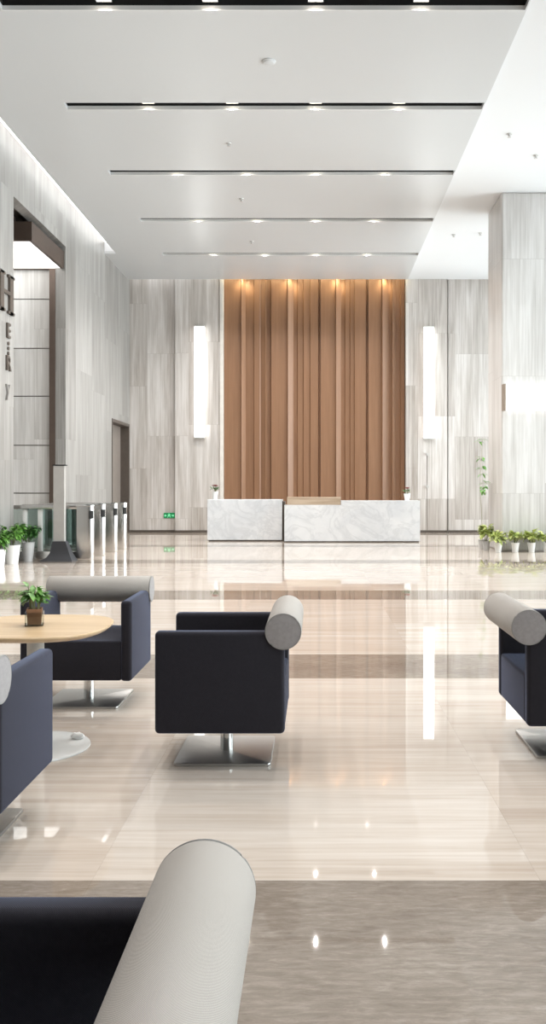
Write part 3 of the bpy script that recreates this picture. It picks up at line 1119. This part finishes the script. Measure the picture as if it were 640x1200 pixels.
# ------------------------------------------------------------------ armchairs
def make_chair(label):
    t = thing('armchair', label, 'armchair', (0, 0, 0), 0, 'navy lounge armchairs with grey bolsters')
    for s, lab in ((-1, None), (1, None)):
        b = bmesh.new()
        y0, y1 = (0.28, 0.35) if s > 0 else (-0.35, -0.28)
        box(b, (-0.32, y0, 0.191), (0.32, y1, 0.695), 0.022, 4)
        obj('arm', b, M['navy'], t, 50)
    b = bmesh.new()
    box(b, (-0.318, -0.285, 0.195), (0.318, 0.285, 0.445), 0.016, 4)
    obj('seat', b, M['navy'], t, 50)
    b = bmesh.new()
    R, hl = 0.09, 0.356
    prof = [(0, -hl), (R - 0.012, -hl), (R - 0.004, -hl + 0.003), (R, -hl + 0.01), (R, -hl / 3), (R, hl / 3), (R, hl - 0.01), (R - 0.004, hl - 0.003), (R - 0.012, hl), (0, hl)]
    lathe(b, prof, (0.313, 0.697), 64, 'y')
    bl = obj('bolster', b, M['bolster'], t, 50, label='pale grey woven roll forming the back')
    for s in (-1, 1):
        b = bmesh.new()
        lathe(b, [(0, s * (hl + 0.004)), (0.06, s * (hl + 0.003)), (R - 0.006, s * (hl + 0.001)), (R - 0.006, s * (hl - 0.01)), (0, s * (hl - 0.01))], (0.313, 0.697), 48, 'y')
        obj('end_cap', b, M['cap'], bl, 50)
        b = bmesh.new()
        pts = [(0.313 + (R - 0.003) * math.cos(2 * PI * k / 48), s * (hl - 0.001), 0.697 + (R - 0.003) * math.sin(2 * PI * k / 48)) for k in range(49)]
        tube(b, pts, 0.0028, n=6)
        obj('piping', b, M['piping'], bl)
    b = bmesh.new()
    lathe(b, [(0, 0.014), (0.034, 0.014), (0.034, 0.17), (0.06, 0.176), (0.06, 0.205), (0, 0.205)], n=32)
    obj('column', b, M['chrome'], t, 40)
    b = bmesh.new()
    q, rc, pts = 0.245, 0.02, []
    for cx, cy, a0 in ((1, 1, 0), (-1, 1, 90), (-1, -1, 180), (1, -1, 270)):
        for k in range(5):
            a = math.radians(a0 + 22.5 * k)
            pts.append((cx * (q - rc) + rc * math.cos(a), cy * (q - rc) + rc * math.sin(a)))
    prism(b, pts, 0.0, 0.016, 0.003)
    obj('base_plate', b, M['plate'], t, 40)
    return t


c0 = make_chair('navy armchair seen from the side in the middle of the floor')
c0.location = (-0.472, 4.534, 0)
dup(c0, (-1.50, 5.646, 0), PI / 2, 'navy armchair behind the wood table, facing the viewer')
dup(c0, (-1.507, 3.45, 0), -PI / 2, 'navy armchair before the wood table, cut by the left edge')
dup(c0, (1.39, 4.66, 0), PI, 'navy armchair seen from behind, cut by the right edge')
dup(c0, (-0.507, 1.138, 0), 0, 'nearest navy armchair, its pale roll rising at the bottom edge')

# ------------------------------------------------------------------ round table
t = thing('lounge_table', 'pale wood table with rounded sides on a white disc base', 'table', (-1.51, 4.60, 0))
b = bmesh.new()
rings = []
for sc_, z in ((0.90, 0.628), (0.975, 0.638), (1.0, 0.650), (1.0, 0.657), (0.99, 0.661)):
    ring = []
    for k in range(96):
        a = 2 * PI * k / 96
        c_, s_ = math.cos(a), math.sin(a)
        ring.append(b.verts.new((math.copysign(abs(c_) ** (2 / 2.8), c_) * 0.395 * sc_, math.copysign(abs(s_) ** (2 / 2.8), s_) * 0.395 * sc_, z)))
    rings.append(ring)
for A, B in zip(rings, rings[1:]):
    for k in range(96):
        b.faces.new((A[k], A[(k + 1) % 96], B[(k + 1) % 96], B[k]))
b.faces.new(rings[0][::-1])
b.faces.new(rings[-1])
obj('tabletop', b, M['wood_table'], t, 35)
b = bmesh.new()
lathe(b, [(0, 0.012), (0.05, 0.012), (0.045, 0.03), (0.045, 0.60), (0.11, 0.615), (0.11, 0.628), (0, 0.628)], n=32)
obj('column', b, M['grey_post'], t, 40)
b = bmesh.new()
lathe(b, [(0, 0), (0.285, 0), (0.288, 0.004), (0.285, 0.010), (0.26, 0.014), (0, 0.016)], n=64)
obj('base_disc', b, M['white_gloss'], t, 35)

b = bmesh.new()
bmesh.ops.create_icosphere(b, subdivisions=3, radius=1.0)
r = random.Random(2)
for v in b.verts:
    k = 0.85 + 0.15 * math.sin(v.co.x * 5 + 1) * math.cos(v.co.y * 4 - v.co.z * 3)
    v.co = Vector((v.co.x * 0.042 * k, v.co.y * 0.028 * k, max(0, (v.co.z + 0.75) * 0.022 * k)))
o = obj('crumpled_tissue', b, M['paper'], None, 60)
o.location = (X(91, 4.72), 4.72, 0.0147)
tag(o, 'small crumpled white tissue lying on the table base disc', 'tissue')

# plant on the table, in a clay cube inside a clear glass cube
t = thing('table_plant', 'small green plant in a brown clay cube on the wood table', 'potted plant', (-1.515, 4.60, 0.661), 0.25)
b = bmesh.new()
w0, w1, h = 0.034, 0.040, 0.092
rings = []
for z, w in ((0.007, w0), (h, w1), (h, w1 - 0.005), (h - 0.012, w1 - 0.006)):
    rings.append([b.verts.new(p) for p in ((-w, -w, z), (w, -w, z), (w, w, z), (-w, w, z))])
for A, B in zip(rings, rings[1:]):
    for k in range(4):
        b.faces.new((A[k], A[(k + 1) % 4], B[(k + 1) % 4], B[k]))
b.faces.new(rings[0][::-1])
b.faces.new(rings[-1])
obj('pot', b, M['terracotta'], t, 20)
b = bmesh.new()
box(b, (-w1 + 0.006, -w1 + 0.006, h - 0.012), (w1 - 0.006, w1 - 0.006, h - 0.004), 0.002, 1)
obj('soil', b, M['soil'], t, 20)
b = bmesh.new()
g = 0.047
box(b, (-g, -g, 0), (g, g, 0.006))
for s in (-1, 1):
    box(b, (min(s * g, s * (g - 0.003)), -g, 0.006), (max(s * g, s * (g - 0.003)), g, 0.075))
    box(b, (-g + 0.003, min(s * g, s * (g - 0.003)), 0.006), (g - 0.003, max(s * g, s * (g - 0.003)), 0.075))
obj('glass_holder', b, M['glass'], t, 0)
lb, sb = foliage(31, 120, h - 0.012, 0.15, 0.065, 0.055, 0.026, 13, (0.0, 1.3))
obj('foliage', lb, M['leaf'], t)
obj('stem', sb, M['stem'], t)

# ------------------------------------------------------------------ light
def area(name, loc, rot, sx, sy, power, col):
    l = bpy.data.lights.new(name, 'AREA')
    l.shape = 'RECTANGLE'
    l.size, l.size_y = sx, sy
    l.energy = power
    l.color = col
    o = bpy.data.objects.new(name, l)
    C.objects.link(o)
    o.location = loc
    o.rotation_euler = rot
    return o


# daylight that enters through the window wall
area('daylight', (RX + 0.35, 4.5, 3.9), (0, math.radians(90), 0), 7.3, 17.0, 1500, (0.93, 0.97, 1.0))
area('daylight', (RX + 0.35, 20.0, 3.9), (0, math.radians(90), 0), 7.3, 13.8, 2350, (0.95, 0.98, 1.0))

w = bpy.data.worlds.new('overcast sky')
S.world = w
w.use_nodes = True
nt = w.node_tree
bg = nt.nodes['Background']
bg.inputs[0].default_value = (0.86, 0.93, 1.0, 1)
bg.inputs[1].default_value = 1.0

# ------------------------------------------------------------------ camera
cd = bpy.data.cameras.new('camera')
cd.sensor_fit = 'VERTICAL'
cd.sensor_height = 36.0
cd.lens = 36.0 * F / 1200.0
cd.shift_x = -(VX - 320.0) / 1200.0
cd.shift_y = -(600.0 - VY) / 1200.0
cd.clip_start = 0.05
cam = bpy.data.objects.new('camera', cd)
C.objects.link(cam)
cam.location = (0, 0, CAMH)
cam.rotation_euler = (math.radians(90), 0, 0)
S.camera = cam

S.view_settings.view_transform = 'Standard'
S.view_settings.look = 'None'
S.view_settings.gamma = 1.0
S.view_settings.use_curve_mapping = False
S.view_settings.exposure = 0.42
S.cycles.use_denoising = True
S.cycles.max_bounces = 10
S.cycles.diffuse_bounces = 6
S.cycles.sample_clamp_indirect = 8.0
